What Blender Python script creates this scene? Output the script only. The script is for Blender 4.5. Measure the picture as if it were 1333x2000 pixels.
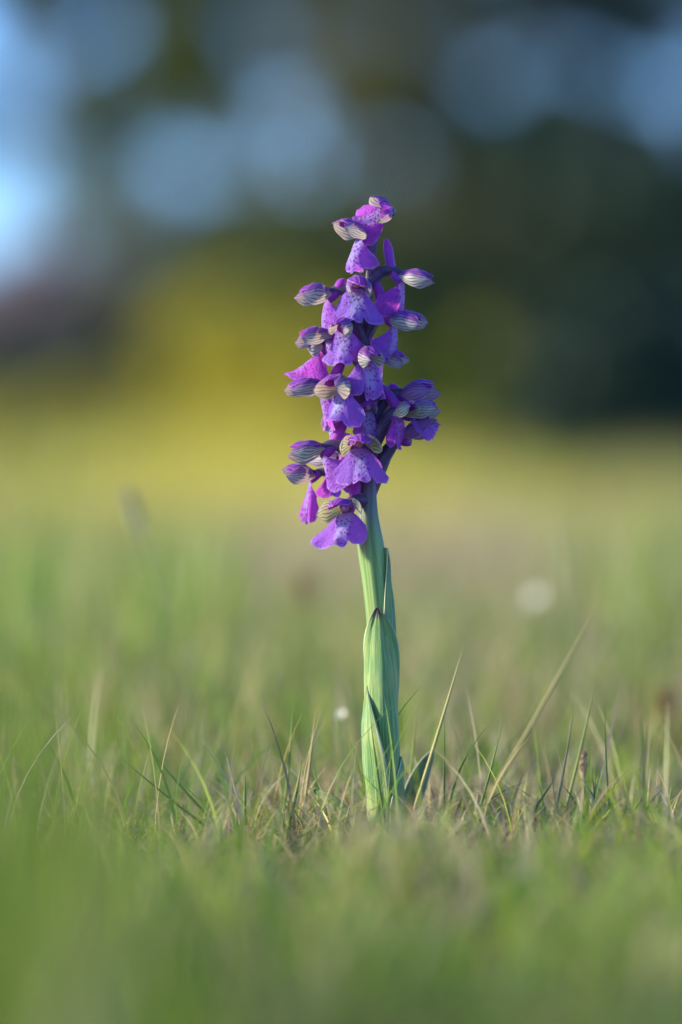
import bpy, math, random
import numpy as np
from mathutils import Vector, Matrix, Quaternion

SC = bpy.context.scene
for o in list(bpy.data.objects):
    bpy.data.objects.remove(o)
R = math.radians
rng = np.random.default_rng(7)
random.seed(7)

# ------------------------------------------------------------------ camera
S = 0.000143            # metres per photo pixel at the orchid
DIST = 1.19             # camera to orchid
CAMH = 0.106            # camera height above the turf
HROW = 900.0            # eye-level row in the photograph
cam_d = bpy.data.cameras.new("camera")
cam = bpy.data.objects.new("camera", cam_d)
SC.collection.objects.link(cam)
cam.location = (0, -DIST, CAMH)
cam.rotation_euler = (R(90), 0, 0)
cam_d.sensor_fit = 'VERTICAL'
cam_d.sensor_height = 36.0
cam_d.sensor_width = 24.0
cam_d.lens = 36.0 * DIST / (2000 * S)
cam_d.shift_y = -(1000 - HROW) / 2000.0
cam_d.clip_start = 0.02
cam_d.clip_end = 3000
cam_d.dof.use_dof = True
cam_d.dof.focus_distance = DIST - 0.004
cam_d.dof.aperture_fstop = cam_d.lens / 32.5
SC.camera = cam

# ------------------------------------------------------------------ sky, sun, exposure
SUN_AZ = R(-93)          # measured from +Y (view direction) towards +X: negative = left
SUN_EL = R(17)
W = bpy.data.worlds.new("World")
SC.world = W
W.use_nodes = True
nt = W.node_tree
nt.nodes.clear()
sky = nt.nodes.new("ShaderNodeTexSky")
sky.sky_type = 'NISHITA'
sky.sun_disc = False
sky.sun_elevation = SUN_EL
sky.sun_rotation = SUN_AZ
sky.altitude = 1500
sky.air_density = 1.0
sky.dust_density = 0.2
sky.ozone_density = 4.0
bg = nt.nodes.new("ShaderNodeBackground")
bg.inputs[1].default_value = 0.14
wo = nt.nodes.new("ShaderNodeOutputWorld")
tint = nt.nodes.new("ShaderNodeMix"); tint.data_type = 'RGBA'; tint.blend_type = 'MULTIPLY'
tint.inputs[0].default_value = 1.0; tint.inputs[7].default_value = (0.74, 0.93, 1.27, 1)   # even cool cast of the whole sky
nt.links.new(sky.outputs[0], tint.inputs[6])
nt.links.new(tint.outputs[2], bg.inputs[0])
nt.links.new(bg.outputs[0], wo.inputs[0])

sun_d = bpy.data.lights.new("sun", 'SUN')
sun = bpy.data.objects.new("sun", sun_d)
SC.collection.objects.link(sun)
sun_d.energy = 4.4
sun_d.angle = R(6)
sun_d.color = (1.0, 0.86, 0.62)
sdir = Vector((math.sin(SUN_AZ) * math.cos(SUN_EL), math.cos(SUN_AZ) * math.cos(SUN_EL), math.sin(SUN_EL)))
sun.rotation_euler = sdir.to_track_quat('Z', 'Y').to_euler()

vs = SC.view_settings
vs.view_transform = 'Standard'
vs.look = 'None'
vs.exposure = 1.2
vs.gamma = 1.0
SC.render.engine = 'CYCLES'
SC.cycles.use_denoising = True
SC.cycles.max_bounces = 8
SC.cycles.transmission_bounces = 6
SC.cycles.transparent_max_bounces = 8

# ------------------------------------------------------------------ helpers
def link(o, parent=None):
    SC.collection.objects.link(o)
    if parent is not None:
        o.parent = parent
    return o

def empty(name, loc=(0, 0, 0), parent=None):
    o = bpy.data.objects.new(name, None)
    o.empty_display_size = 0.01
    o.location = loc
    return link(o, parent)

def tag(o, label=None, cat=None, group=None, kind=None):
    if label: o["label"] = label
    if cat: o["category"] = cat
    if group: o["group"] = group
    if kind: o["kind"] = kind
    return o

def smooth(me):
    me.polygons.foreach_set("use_smooth", np.ones(len(me.polygons), dtype=bool))

def mesh_obj(name, V, F, mat, parent=None, uv=None, uv2=None, sm=True):
    """V (n,3); F list of index tuples; uv per vertex (n,2)."""
    me = bpy.data.meshes.new(name)
    me.from_pydata([tuple(map(float, v)) for v in V], [], F)
    for nm, u in (("UVMap", uv), ("EdgeMap", uv2)):
        if u is not None:
            lay = me.uv_layers.new(name=nm)
            li = np.empty(len(me.loops), dtype=np.int32)
            me.loops.foreach_get("vertex_index", li)
            lay.data.foreach_set("uv", np.asarray(u, dtype=np.float32)[li].ravel())
    if sm: smooth(me)
    if mat: me.materials.append(mat)
    return link(bpy.data.objects.new(name, me), parent)

def grid_faces(nu, nv, closed=False):
    F = []
    for i in range(nu - 1):
        for j in range(nv - 1 if not closed else nv):
            k = (j + 1) % nv
            F.append((i * nv + j, i * nv + k, (i + 1) * nv + k, (i + 1) * nv + j))
    return F

def px(x, y, dep=0.0):
    """photo pixel -> world point in the plane dep metres behind the orchid"""
    k = (DIST + dep) / DIST
    return Vector(((x - 666.5) * S * k, dep, CAMH + (HROW - y) * S * k))

def gz(x, y):
    """height of the meadow"""
    D = np.asarray(y, dtype=float) + DIST
    t = np.clip((D - 9) / 60.0, 0, 1)
    z = t * t * (3 - 2 * t) * (.52 - .40 * np.tanh((np.asarray(x, dtype=float) - 1.2) / 2.5))
    z = z + np.clip((D - 69) / 300, 0, 1) * 2
    x = np.asarray(x, dtype=float)
    a = np.clip((D - 3) / 25, 0, 1)
    z = z + 0.0025 * np.sin(x * 31 + 1.3) * np.sin(np.asarray(y) * 27 + .4) * (1 - a)
    z = z + a * (0.04 * np.sin(x * .9 + .5) * np.sin(np.asarray(y) * .33) + 0.03 * np.sin(x * .37 + y * .21))
    return z

def bez(p0, p1, p2, p3, n):
    t = np.linspace(0, 1, n)[:, None]
    p0, p1, p2, p3 = [np.array(p, dtype=float) for p in (p0, p1, p2, p3)]
    return (1-t)**3*p0 + 3*(1-t)**2*t*p1 + 3*(1-t)*t*t*p2 + t**3*p3

def tube(P, rad, nv=10, ridge=0.0, nr=6, flat=1.0, twist=0.0, cap=True):
    """returns V,F,uv for a tube round the polyline P with radii rad"""
    P = np.asarray(P, dtype=float); n = len(P)
    T = np.gradient(P, axis=0); T /= np.linalg.norm(T, axis=1)[:, None] + 1e-12
    ref = np.array([0.13, 1.0, 0.21]); ref /= np.linalg.norm(ref)
    if abs(T[0] @ ref) > .9: ref = np.array([1.0, 0.1, 0.0])
    V = []; uv = []
    N = ref - T[0] * (ref @ T[0]); N /= np.linalg.norm(N)
    for i in range(n):
        N = N - T[i] * (N @ T[i]); N /= np.linalg.norm(N)
        B = np.cross(T[i], N)
        for j in range(nv):
            a = 2 * math.pi * j / nv + twist * i / n
            r = rad[i] * (1 + ridge * math.cos(nr * (2 * math.pi * j / nv)))
            V.append(P[i] + N * (r * math.cos(a)) + B * (r * math.sin(a) * flat))
            uv.append((i / (n - 1), j / nv))
    F = grid_faces(n, nv, True)
    if cap:
        V.append(P[0]); uv.append((0, .5)); a = len(V) - 1
        V.append(P[-1] + T[-1] * rad[-1] * .5); uv.append((1, .5)); b = len(V) - 1
        for j in range(nv):
            k = (j + 1) % nv
            F.append((a, k, j)); F.append((b, (n - 1) * nv + j, (n - 1) * nv + k))
    return np.array(V), F, np.array(uv)

# ------------------------------------------------------------------ node material helper
class NM:
    def __init__(self, name):
        self.m = bpy.data.materials.new(name); self.m.use_nodes = True
        self.t = self.m.node_tree; self.t.nodes.clear()
        self.out = self.n("ShaderNodeOutputMaterial")
    def n(self, typ, **kw):
        nd = self.t.nodes.new(typ)
        for k, v in kw.items(): setattr(nd, k, v)
        return nd
    def set(self, sock, v):
        if isinstance(v, bpy.types.NodeSocket): self.t.links.new(v, sock)
        elif v is not None:
            if sock.type == 'RGBA' and len(v) == 3: v = (*v, 1)
            sock.default_value = v
    def mix(self, f, a, b, blend='MIX'):
        nd = self.n("ShaderNodeMix", data_type='RGBA', blend_type=blend)
        self.set(nd.inputs[0], f); self.set(nd.inputs[6], a); self.set(nd.inputs[7], b)
        return nd.outputs[2]
    def math(self, op, a, b=None, c=None, clamp=False):
        nd = self.n("ShaderNodeMath", operation=op, use_clamp=clamp)
        self.set(nd.inputs[0], a)
        if b is not None: self.set(nd.inputs[1], b)
        if c is not None: self.set(nd.inputs[2], c)
        return nd.outputs[0]
    def ramp(self, f, lo, hi, a=0.0, b=1.0):
        nd = self.n("ShaderNodeMapRange", interpolation_type='SMOOTHSTEP')
        self.set(nd.inputs[0], f)
        for i, v in enumerate((lo, hi, a, b)): nd.inputs[i + 1].default_value = v
        return nd.outputs[0]
    def uv(self, name="UVMap"):
        nd = self.n("ShaderNodeUVMap"); nd.uv_map = name
        sp = self.n("ShaderNodeSeparateXYZ"); self.t.links.new(nd.outputs[0], sp.inputs[0])
        return nd.outputs[0], sp.outputs[0], sp.outputs[1]
    def noise(self, vec, scale, detail=3, rough=.5, dist=0.0):
        nd = self.n("ShaderNodeTexNoise")
        if vec is not None: self.set(nd.inputs['Vector'], vec)
        nd.inputs['Scale'].default_value = scale; nd.inputs['Detail'].default_value = detail
        nd.inputs['Roughness'].default_value = rough; nd.inputs['Distortion'].default_value = dist
        return nd.outputs[0]
    def obj(self):
        return self.n("ShaderNodeTexCoord").outputs['Object']
    def bump(self, h, strength=.3, dist=.0003):
        nd = self.n("ShaderNodeBump"); nd.inputs['Strength'].default_value = strength
        nd.inputs['Distance'].default_value = dist; self.set(nd.inputs['Height'], h)
        return nd.outputs[0]
    def leafy(self, col, tcol, tfac=.4, rough=.5, spec=.3, normal=None, sheen=0.0):
        p = self.n("ShaderNodeBsdfPrincipled")
        self.set(p.inputs['Base Color'], col); p.inputs['Roughness'].default_value = rough
        p.inputs['Specular IOR Level'].default_value = spec
        if sheen:
            p.inputs['Sheen Weight'].default_value = sheen; p.inputs['Sheen Roughness'].default_value = .4
        tr = self.n("ShaderNodeBsdfTranslucent"); self.set(tr.inputs[0], tcol)
        if normal is not None:
            self.t.links.new(normal, p.inputs['Normal']); self.t.links.new(normal, tr.inputs['Normal'])
        mx = self.n("ShaderNodeMixShader"); mx.inputs[0].default_value = tfac
        self.t.links.new(p.outputs[0], mx.inputs[1]); self.t.links.new(tr.outputs[0], mx.inputs[2])
        self.t.links.new(mx.outputs[0], self.out.inputs[0])
        return self.m

# ------------------------------------------------------------------ materials
def mat_ground():
    k = NM("meadow_soil")
    geo = k.n("ShaderNodeNewGeometry").outputs['Position']
    n1 = k.noise(geo, 3.0, 4); n2 = k.noise(geo, 140, 5, .65); n3 = k.noise(geo, .25, 3)
    c = k.mix(k.ramp(n2, .35, .65), (.10, .075, .045), (.22, .18, .10))
    c = k.mix(k.ramp(n1, .4, .65), c, (.10, .13, .04))
    far = k.ramp(k.n("ShaderNodeSeparateXYZ").outputs[1], 0, 1)
    sp = k.n("ShaderNodeSeparateXYZ"); k.t.links.new(geo, sp.inputs[0])
    far = k.ramp(sp.outputs[1], 4.0, 14.0)
    cf = k.mix(k.ramp(n3, .35, .65), (.30, .27, .05), (.42, .36, .06))
    c = k.mix(far, c, cf)
    return k.leafy(c, c, .0, .9, .1, k.bump(n2, .6, .004))

def mat_grass(name, tf=.45):
    k = NM(name)
    a = k.n("ShaderNodeVertexColor"); a.layer_name = "tint"
    n = k.noise(k.obj(), 300, 2)
    c = k.mix(k.ramp(n, .3, .7, 0, .25), a.outputs[0], (.55, .5, .25), 'MULTIPLY')
    t = k.mix(.5, a.outputs[0], (1.0, .95, .35), 'MULTIPLY')
    t = k.mix(.5, t, a.outputs[0], 'ADD')
    return k.leafy(c, t, tf, .45, .35)

def mat_blade():
    k = NM("grass_blade_green")
    uvv, u, v = k.uv()
    oc = k.n("ShaderNodeObjectInfo").outputs['Color']
    st = k.math('SINE', k.math('MULTIPLY', v, 40))
    c = k.mix(k.ramp(st, -.2, 1, 0, .35), oc, (.75, .75, .5), 'SOFT_LIGHT')
    n = k.noise(uvv, 6, 3)
    c = k.mix(k.ramp(n, .5, .75, 0, .5), c, (.30, .22, .09))
    return k.leafy(c, c, .4, .45, .35)

def mat_lip():
    k = NM("lip_purple")
    uvv, u, v = k.uv()              # u = lateral mm/14+.5, v = along mm/12
    _, e, _2 = k.uv("EdgeMap")       # e = 0 throat .. 1 margin
    oi = k.n("ShaderNodeObjectInfo")
    mag = k.n("ShaderNodeSeparateColor"); k.t.links.new(oi.outputs['Color'], mag.inputs[0])
    base = k.mix(mag.outputs[0], (.30, .17, .76), (.56, .07, .62))  # hue per flower: own pigment plus painted skylight blue and backlit magenta
    nz = k.noise(uvv, 9, 4, .6)
    base = k.mix(k.ramp(nz, .35, .7, 0, .18), base, (.36, .24, .78))
    # radiating veins
    ang = k.math('DIVIDE', k.math('SUBTRACT', u, .5), k.math('ADD', v, .12))
    vein = k.math('SINE', k.math('ADD', k.math('MULTIPLY', ang, 46), k.math('MULTIPLY', nz, 5)))
    base = k.mix(k.ramp(vein, .55, 1, 0, .28), base, (.14, .02, .42))
    # pale centre with dark spots
    au = k.math('ABSOLUTE', k.math('SUBTRACT', u, .5))
    au = k.math('ADD', au, k.math('MULTIPLY', k.math('SUBTRACT', nz, .5), .12))
    cen = k.math('MULTIPLY', k.ramp(au, .06, .15, 1, 0), k.math('MULTIPLY', k.ramp(e, .98, .6, 0, 1), k.math('MULTIPLY_ADD', mag.outputs[1], .6, .4)))
    base = k.mix(k.math('MULTIPLY', cen, k.math('SUBTRACT', 1.0, k.math('MULTIPLY', mag.outputs[0], .45))), base, (.48, .52, .86))
    mp = k.n("ShaderNodeMapping"); mp.inputs['Scale'].default_value = (17, 13, 1); k.t.links.new(uvv, mp.inputs[0])
    vo = k.n("ShaderNodeTexVoronoi"); vo.inputs['Scale'].default_value = 1.0; vo.inputs['Randomness'].default_value = .95
    k.t.links.new(mp.outputs[0], vo.inputs['Vector'])
    spot = k.math('MULTIPLY', k.ramp(k.math('ADD', vo.outputs['Distance'], k.math('MULTIPLY', k.math('SUBTRACT', k.noise(uvv, 7, 2), .5), .55)), .28, .42, 1, 0), k.ramp(au, .14, .23, 1, 0))
    spot = k.math('MULTIPLY', spot, k.ramp(e, .12, .2, 0, 1))
    base = k.mix(k.math('MULTIPLY', spot, .82), base, (.08, .008, .22))
    base = k.mix(k.ramp(e, .93, 1.0, 0, .55), base, (.62, .44, .84))  # margin paled in the colour to imitate rim light
    tcol = k.mix(.55, base, (.80, .10, .66))
    return k.leafy(base, tcol, .48, .55, .25, k.bump(k.noise(uvv, 16, 5, .6), 1.0, .0009), .12)

def mat_petal():
    k = NM("petal_purple")
    uvv, u, v = k.uv()
    nz = k.noise(uvv, 5, 3)
    w = k.math('SINE', k.math('MULTIPLY', v, 30))
    c = k.mix(k.ramp(nz, .35, .7), (.33, .055, .43), (.22, .065, .50))
    c = k.mix(k.ramp(w, .4, 1, 0, .5), c, (.10, .015, .22))
    _, e, _2 = k.uv("EdgeMap")
    c = k.mix(k.ramp(e, .82, 1, 0, .6), c, (.62, .42, .74))
    return k.leafy(c, k.mix(.5, c, (.6, .05, .55)), .40, .5, .3, k.bump(w, .35, .0003), .15)

def mat_sepal():
    k = NM("sepal_veined")
    uvv, u, v = k.uv()               # u base..tip, v 0 lower edge .. 1 upper edge
    _, e, _2 = k.uv("EdgeMap")
    oi = k.n("ShaderNodeObjectInfo")
    sc = k.n("ShaderNodeSeparateColor"); k.t.links.new(oi.outputs['Color'], sc.inputs[0])
    nz = k.noise(uvv, 6, 3, .55)
    pale = k.mix(sc.outputs[1], (.49, .48, .47), (.58, .63, .17))
    pale = k.mix(k.ramp(nz, .35, .7, 0, .6), pale, (.34, .46, .30))
    purp = k.mix(nz, (.33, .07, .44), (.20, .05, .36))
    vv = k.math('ADD', v, k.math('MULTIPLY', k.math('SUBTRACT', nz, .5), .30))
    top = k.ramp(vv, .40, .72)
    tip = k.ramp(u, .80, 1.0, 0, .75)
    pf = k.math('MAXIMUM', top, tip)
    pf = k.math('MULTIPLY', pf, k.math('SUBTRACT', 1.0, k.math('MULTIPLY', sc.outputs[1], .75)))
    pf = k.math('MAXIMUM', pf, sc.outputs[0])
    c = k.mix(pf, pale, purp)
    wv = k.math('SINE', k.math('ADD', k.math('MULTIPLY', v, 47), k.math('MULTIPLY', k.noise(uvv, 4.5, 4, .6), 5.0)))
    vein = k.math('MULTIPLY', k.ramp(wv, .05, .75), k.ramp(k.noise(uvv, 8, 2), .3, .5, .55, 1))
    vein = k.math('MULTIPLY', vein, k.ramp(e, 1.0, .88, 0, 1))
    c = k.mix(k.math('MULTIPLY', vein, .86), c, (.055, .045, .085))
    c = k.mix(k.ramp(e, .90, 1, 0, .55), c, (.66, .50, .68))
    t = k.mix(.45, c, (.75, .55, .42))
    return k.leafy(c, t, .38, .5, .3, k.bump(wv, -.45, .0003), .15)

def mat_simple(name, c1, c2, scale, tf, tcol=None, rough=.5, sheen=0.0, spec=.3, bump=.0003):
    k = NM(name)
    ob = k.obj(); nz = k.noise(ob, scale, 4, .6)
    c = k.mix(k.ramp(nz, .35, .68), c1, c2)
    return k.leafy(c, tcol if tcol else c, tf, rough, spec, k.bump(nz, .35, bump), sheen)

def mat_stem():
    k = NM("orchid_stem_green")
    uvv, u, v = k.uv()
    mp = k.n("ShaderNodeMapping"); mp.inputs['Scale'].default_value = (5, 26, 1); k.t.links.new(uvv, mp.inputs[0])
    nz = k.noise(mp.outputs[0], 1.0, 4, .6); n2 = k.noise(uvv, 9, 3)
    c = k.mix(k.ramp(nz, .35, .68), (.14, .28, .06), (.32, .48, .18))
    c = k.mix(k.ramp(n2, .45, .7, 0, .35), c, (.32, .36, .10))
    up = k.ramp(k.math('ADD', u, k.math('MULTIPLY', nz, .05)), .50, .64)
    c = k.mix(up, c, k.mix(nz, (.10, .05, .15), (.12, .12, .17)))
    return k.leafy(c, c, .22, .42, .4, k.bump(nz, .5, .0004), .25)

def mat_sheath(name="leaf_sheath_green", ca=(.10, .27, .055), cb=(.31, .49, .18)):
    k = NM(name)
    uvv, u, v = k.uv()
    _, e, _2 = k.uv("EdgeMap")
    mp = k.n("ShaderNodeMapping"); mp.inputs['Scale'].default_value = (2.2, 34, 1); k.t.links.new(uvv, mp.inputs[0])
    nz = k.noise(mp.outputs[0], 1.0, 4, .6); n2 = k.noise(uvv, 5, 3)
    c = k.mix(k.ramp(nz, .36, .66), ca, cb)
    c = k.mix(k.ramp(n2, .42, .66, 0, .6), c, (.46, .50, .17))
    c = k.mix(k.ramp(k.noise(uvv, 3.1, 3), .5, .72, 0, .5), c, (.14, .30, .17))
    c = k.mix(k.ramp(k.noise(uvv, 42, 3), .62, .74, 0, .5), c, (.24, .18, .09))
    c = k.mix(k.ramp(e, .88, 1.0, 0, .85), c, (.70, .68, .42))
    c = k.mix(k.math('MULTIPLY', k.ramp(u, .945, .985, 0, .8), k.n('ShaderNodeObjectInfo').outputs['Alpha']), c, (.14, .08, .09))
    return k.leafy(c, c, .22, .42, .4, k.bump(nz, .7, .0005), .25)

def mat_foliage(name, c1, c2, tf=.35, tm=(1.0, 1.0, .5)):
    k = NM(name)
    a = k.n("ShaderNodeVertexColor"); a.layer_name = "tint"
    c = k.mix(a.outputs[0], c1, c2)
    t = k.mix(1.0, c, tm, 'MULTIPLY')
    return k.leafy(c, t, tf, .5, .3)

M = dict(
    ground=mat_ground(), grass=mat_grass("turf_blades"), blade=mat_blade(),
    lip=mat_lip(), petal=mat_petal(), sepal=mat_sepal(), stem=mat_stem(), sheath=mat_sheath(), leaf=mat_sheath('basal_leaf_green', (.10, .16, .025), (.20, .26, .06)),
    spur=mat_simple("spur_magenta", (.40, .06, .46), (.26, .05, .46), 260, .35, (.62, .06, .55), .5, .35),
    ovary=mat_simple("ovary_dark_purple", (.055, .035, .085), (.10, .055, .15), 300, .06, None, .45, .25),
    bract=mat_simple("bract_purple_brown", (.30, .12, .26), (.34, .30, .14), 200, .3, None, .5, .25),
    column=mat_simple("column_pale_pink", (.70, .52, .62), (.55, .16, .34), 300, .3, None, .5),
    white=mat_simple("daisy_white", (.84, .82, .72), (.78, .77, .66), 300, .3, None, .6),
    yellow=mat_simple("flower_yellow", (.70, .55, .04), (.75, .62, .06), 30, .3, None, .6),
    gstem=mat_simple("small_stem_green", (.16, .24, .06), (.26, .30, .10), 90, .2, None, .5),
    brown=mat_simple("seed_head_brown", (.28, .13, .06), (.42, .24, .12), 500, .2, None, .7),
    tan=mat_simple("seed_head_tan", (.45, .33, .18), (.58, .46, .27), 500, .25, None, .7),
    grey=mat_simple("seed_head_grey_green", (.38, .38, .22), (.48, .46, .28), 500, .25, None, .7),
    bark=mat_simple("bark", (.07, .055, .045), (.14, .11, .09), 3, 0, None, .9, bump=.03),
)

# ------------------------------------------------------------------ ground
def build_ground():
    ys = np.concatenate([np.linspace(-3, -DIST, 14)[:-1], -DIST + np.linspace(0, 4, 60), -DIST + np.geomspace(4.2, 700, 70)])
    t = np.linspace(-1, 1, 61)
    V = []
    for y in ys:
        D = max(y + DIST, 1.0)
        X = t * (1.2 + D * 1.4) * (0.35 + .65 * np.abs(t))
        Z = gz(X, np.full_like(X, y))
        V += list(zip(X, np.full_like(X, y), Z))
    o = mesh_obj("meadow_ground", V, grid_faces(len(ys), 61), M['ground'])
    return tag(o, kind="structure")
build_ground()

# ------------------------------------------------------------------ turf
def blades(name, base, h, wd, lean, curve, face, tint, mat, nseg=4):
    """many ribbons in one mesh; base (n,3), h, wd (n,), lean (n,2) horizontal tip offset / h"""
    n = len(h)
    t = np.linspace(0, 1, nseg + 1)
    hor = lean * h[:, None]
    V = np.empty((n, nseg + 1, 2, 3), dtype=np.float32)
    wv = np.stack([np.cos(face), np.sin(face), np.zeros(n)], 1)
    for i, a in enumerate(t):
        bend = a ** curve
        c = base.copy()
        c[:, 0] += hor[:, 0] * bend; c[:, 1] += hor[:, 1] * bend
        ln = np.linalg.norm(lean, axis=1)
        c[:, 2] += h * (a - .25 * np.clip(ln, 0, 1.6) * a ** 2.5)
        w = wd * (1 - a ** 2.2) * .5 + wd * .02
        V[:, i, 0] = c - wv * w[:, None]; V[:, i, 1] = c + wv * w[:, None]
    idx = np.arange(n * (nseg + 1) * 2).reshape(n, nseg + 1, 2)
    q = np.stack([idx[:, :-1, 0], idx[:, :-1, 1], idx[:, 1:, 1], idx[:, 1:, 0]], -1).reshape(-1, 4)
    me = bpy.data.meshes.new(name)
    me.vertices.add(V.size // 3); me.vertices.foreach_set("co", V.ravel())
    me.loops.add(q.size); me.loops.foreach_set("vertex_index", q.ravel().astype(np.int32))
    me.polygons.add(len(q)); me.polygons.foreach_set("loop_start", np.arange(0, q.size, 4, dtype=np.int32))
    me.update(calc_edges=True)
    ca = me.color_attributes.new("tint", 'FLOAT_COLOR', 'POINT')
    tc = np.ones((n, (nseg + 1) * 2, 4), dtype=np.float32); tc[:, :, :3] = tint[:, None, :]
    ca.data.foreach_set("color", tc.ravel())
    smooth(me); me.materials.append(mat)
    return link(bpy.data.objects.new(name, me))

GREEN = np.array([[.13, .23, .025], [.19, .28, .035], [.26, .32, .045], [.10, .20, .035]])
STRAW = np.array([[.42, .34, .19], [.34, .29, .20], [.32, .24, .13], [.50, .44, .27], [.27, .20, .12], [.34, .28, .17]])
YELL = np.array([[.52, .45, .07], [.46, .41, .06], [.38, .37, .07], [.58, .47, .05]])

def tints(n, pg, py=0.0, jitter=.18):
    r = rng.random(n)
    g = GREEN[rng.integers(0, len(GREEN), n)]; s = STRAW[rng.integers(0, len(STRAW), n)]; y = YELL[rng.integers(0, len(YELL), n)]
    out = np.where((r < pg)[:, None], g, s)
    out = np.where((rng.random(n) < py)[:, None], y, out)
    return out * (1 + jitter * rng.standard_normal(n))[:, None].clip(.5, 1.6)

def patch(x, y, sc, seed):
    """cheap smooth 0..1 variation"""
    return .5 + .25 * (np.sin(x * sc + seed) * np.cos(y * sc * .8 + 2 * seed) + np.sin(x * sc * 1.9 + y * sc * 1.3 + 3.1 * seed))

def field(name, label, n, d0, d1, hw, hmean, hsd, wmean, pg, py, leansd, cut=None, nseg=4):
    D = np.sqrt(rng.random(n) * (d1 * d1 - d0 * d0) + d0 * d0)
    x = (rng.random(n) * 2 - 1) * (hw * D + .03)
    y = D - DIST
    h = np.abs(hmean * (1 + hsd * rng.standard_normal(n))) * (.55 + .9 * patch(x / D, np.log(D) * .6, 14, 1.7))
    if cut is not None: h = cut(x, y, D, h)
    w = wmean * (.6 + .8 * rng.random(n))
    lean = rng.standard_normal((n, 2)) * leansd
    b = np.stack([x, y, gz(x, y) - .002], 1)
    pgx = pg(x, y, D) if callable(pg) else np.full(n, pg)
    pyx = py(x, y, D) if callable(py) else np.full(n, py)
    o = blades(name, b, h, w, lean, 1.7, rng.random(n) * math.pi, tints_v(pgx, pyx), M['grass'], nseg)
    return tag(o, label, "grass", kind="stuff")

def tints_v(pg, py):
    n = len(pg); r = rng.random(n)
    g = GREEN[rng.integers(0, len(GREEN), n)]; s = STRAW[rng.integers(0, len(STRAW), n)]; y = YELL[rng.integers(0, len(YELL), n)]
    out = np.where((r < pg)[:, None], g, s)
    out = np.where((rng.random(n) < py)[:, None], y, out)
    return out * (1 + .2 * rng.standard_normal(n)).clip(.5, 1.6)[:, None]

def cut_near(x, y, D, h):
    # short worn turf around the orchid, longer on the left in front
    lim = np.where(np.abs(x / D) < .055, .012, .02)
    return np.minimum(h, lim * (1 + .8 * rng.random(len(h))))
def green_near(x, y, D):
    u = x / D
    return np.clip(.72 - .45 * np.exp(-((u - .01) / .035) ** 2) * np.exp(-(y / .2) ** 2) - .1 * patch(u, D, 30, .6), .1, .95)

field("turf", "short green and straw turf in front of the orchid", 26000, .55, 1.30, .17, .011, .5, .0009, green_near, 0, .6, cut_near)
field("dry_thatch", "matted dry grey thatch at the foot of the orchid", 9000, .95, 1.45, .15, .010, .5, .0006, .12, 0, 2.0, cut_near)
field("grass_sward", "soft mid green grass close behind the orchid", 22000, 1.28, 2.6, .17, .030, .5, .0014, lambda x, y, D: np.clip(.70 - 2.2 * x / D - .2 * patch(x / D, D, 25, 2.), .25, .95), 0, .35, lambda x, y, D, h: h * np.clip((D - 1.15) / .5, .35, 1))
field("grass_meadow", "blurred green and brown meadow grass in the middle distance", 26000, 2.6, 8.0, .2, .034, .5, .003, lambda x, y, D: np.clip(.55 - .06 * (D - 3) - .42 * np.exp(-((x / D - .01) / .045) ** 2), .08, .8), lambda x, y, D: np.clip((D - 5.2) / 2, 0, .85), .35)
field("yellow_meadow", "sunlit yellow meadow grass far behind the orchid", 42000, 8.0, 45.0, .24, .15, .4, .014, lambda x, y, D: np.full(len(x), .6), lambda x, y, D: .10 + .80 * np.exp(-((x / D + .012) / .050) ** 2), .3, lambda x, y, D, h: h * np.clip(D / 30, .35, 1), nseg=3)

# ------------------------------------------------------------------ trees, shrubs
def leaf_mass(name, centers, radii, nleaf, size, mat, parent, flat=1.0, seed=1, hang=0.0):
    r = np.random.default_rng(seed)
    k = len(centers)
    w = np.asarray(radii) ** 2; w = w / w.sum()
    ci = r.choice(k, nleaf, p=w)
    d = r.standard_normal((nleaf, 3)); d /= np.linalg.norm(d, axis=1)[:, None]
    rr = np.asarray(radii)[ci] * (r.random(nleaf) ** .45)
    p = np.asarray(centers)[ci] + d * rr[:, None] * np.array([1, 1, flat])
    a = r.standard_normal((nleaf, 3)); a /= np.linalg.norm(a, axis=1)[:, None]
    b = np.cross(a, r.standard_normal((nleaf, 3))); b /= np.linalg.norm(b, axis=1)[:, None]
    s = size * (.5 + r.random(nleaf))[:, None]
    V = np.stack([p - a * s, p + b * s * .5, p + a * s, p - b * s * .5], 1).astype(np.float32)
    me = bpy.data.meshes.new(name)
    me.vertices.add(nleaf * 4); me.vertices.foreach_set("co", V.ravel())
    q = np.arange(nleaf * 4, dtype=np.int32)
    me.loops.add(nleaf * 4); me.loops.foreach_set("vertex_index", q)
    me.polygons.add(nleaf); me.polygons.foreach_set("loop_start", np.arange(0, nleaf * 4, 4, dtype=np.int32))
    me.update(calc_edges=True)
    ca = me.color_attributes.new("tint", 'FLOAT_COLOR', 'POINT')
    tc = np.repeat(np.clip(.5 + .3 * r.standard_normal(nleaf) , 0, 1).astype(np.float32), 16)
    ca.data.foreach_set("color", tc)
    me.materials.append(mat)
    o = link(bpy.data.objects.new(name, me), parent)
    o["kind"] = "stuff"
    return o

def bgpt(x, y, D):
    k = D / DIST
    return np.array([(x - 666.5) * S * k, D - DIST, CAMH + (HROW - y) * S * k])

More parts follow.
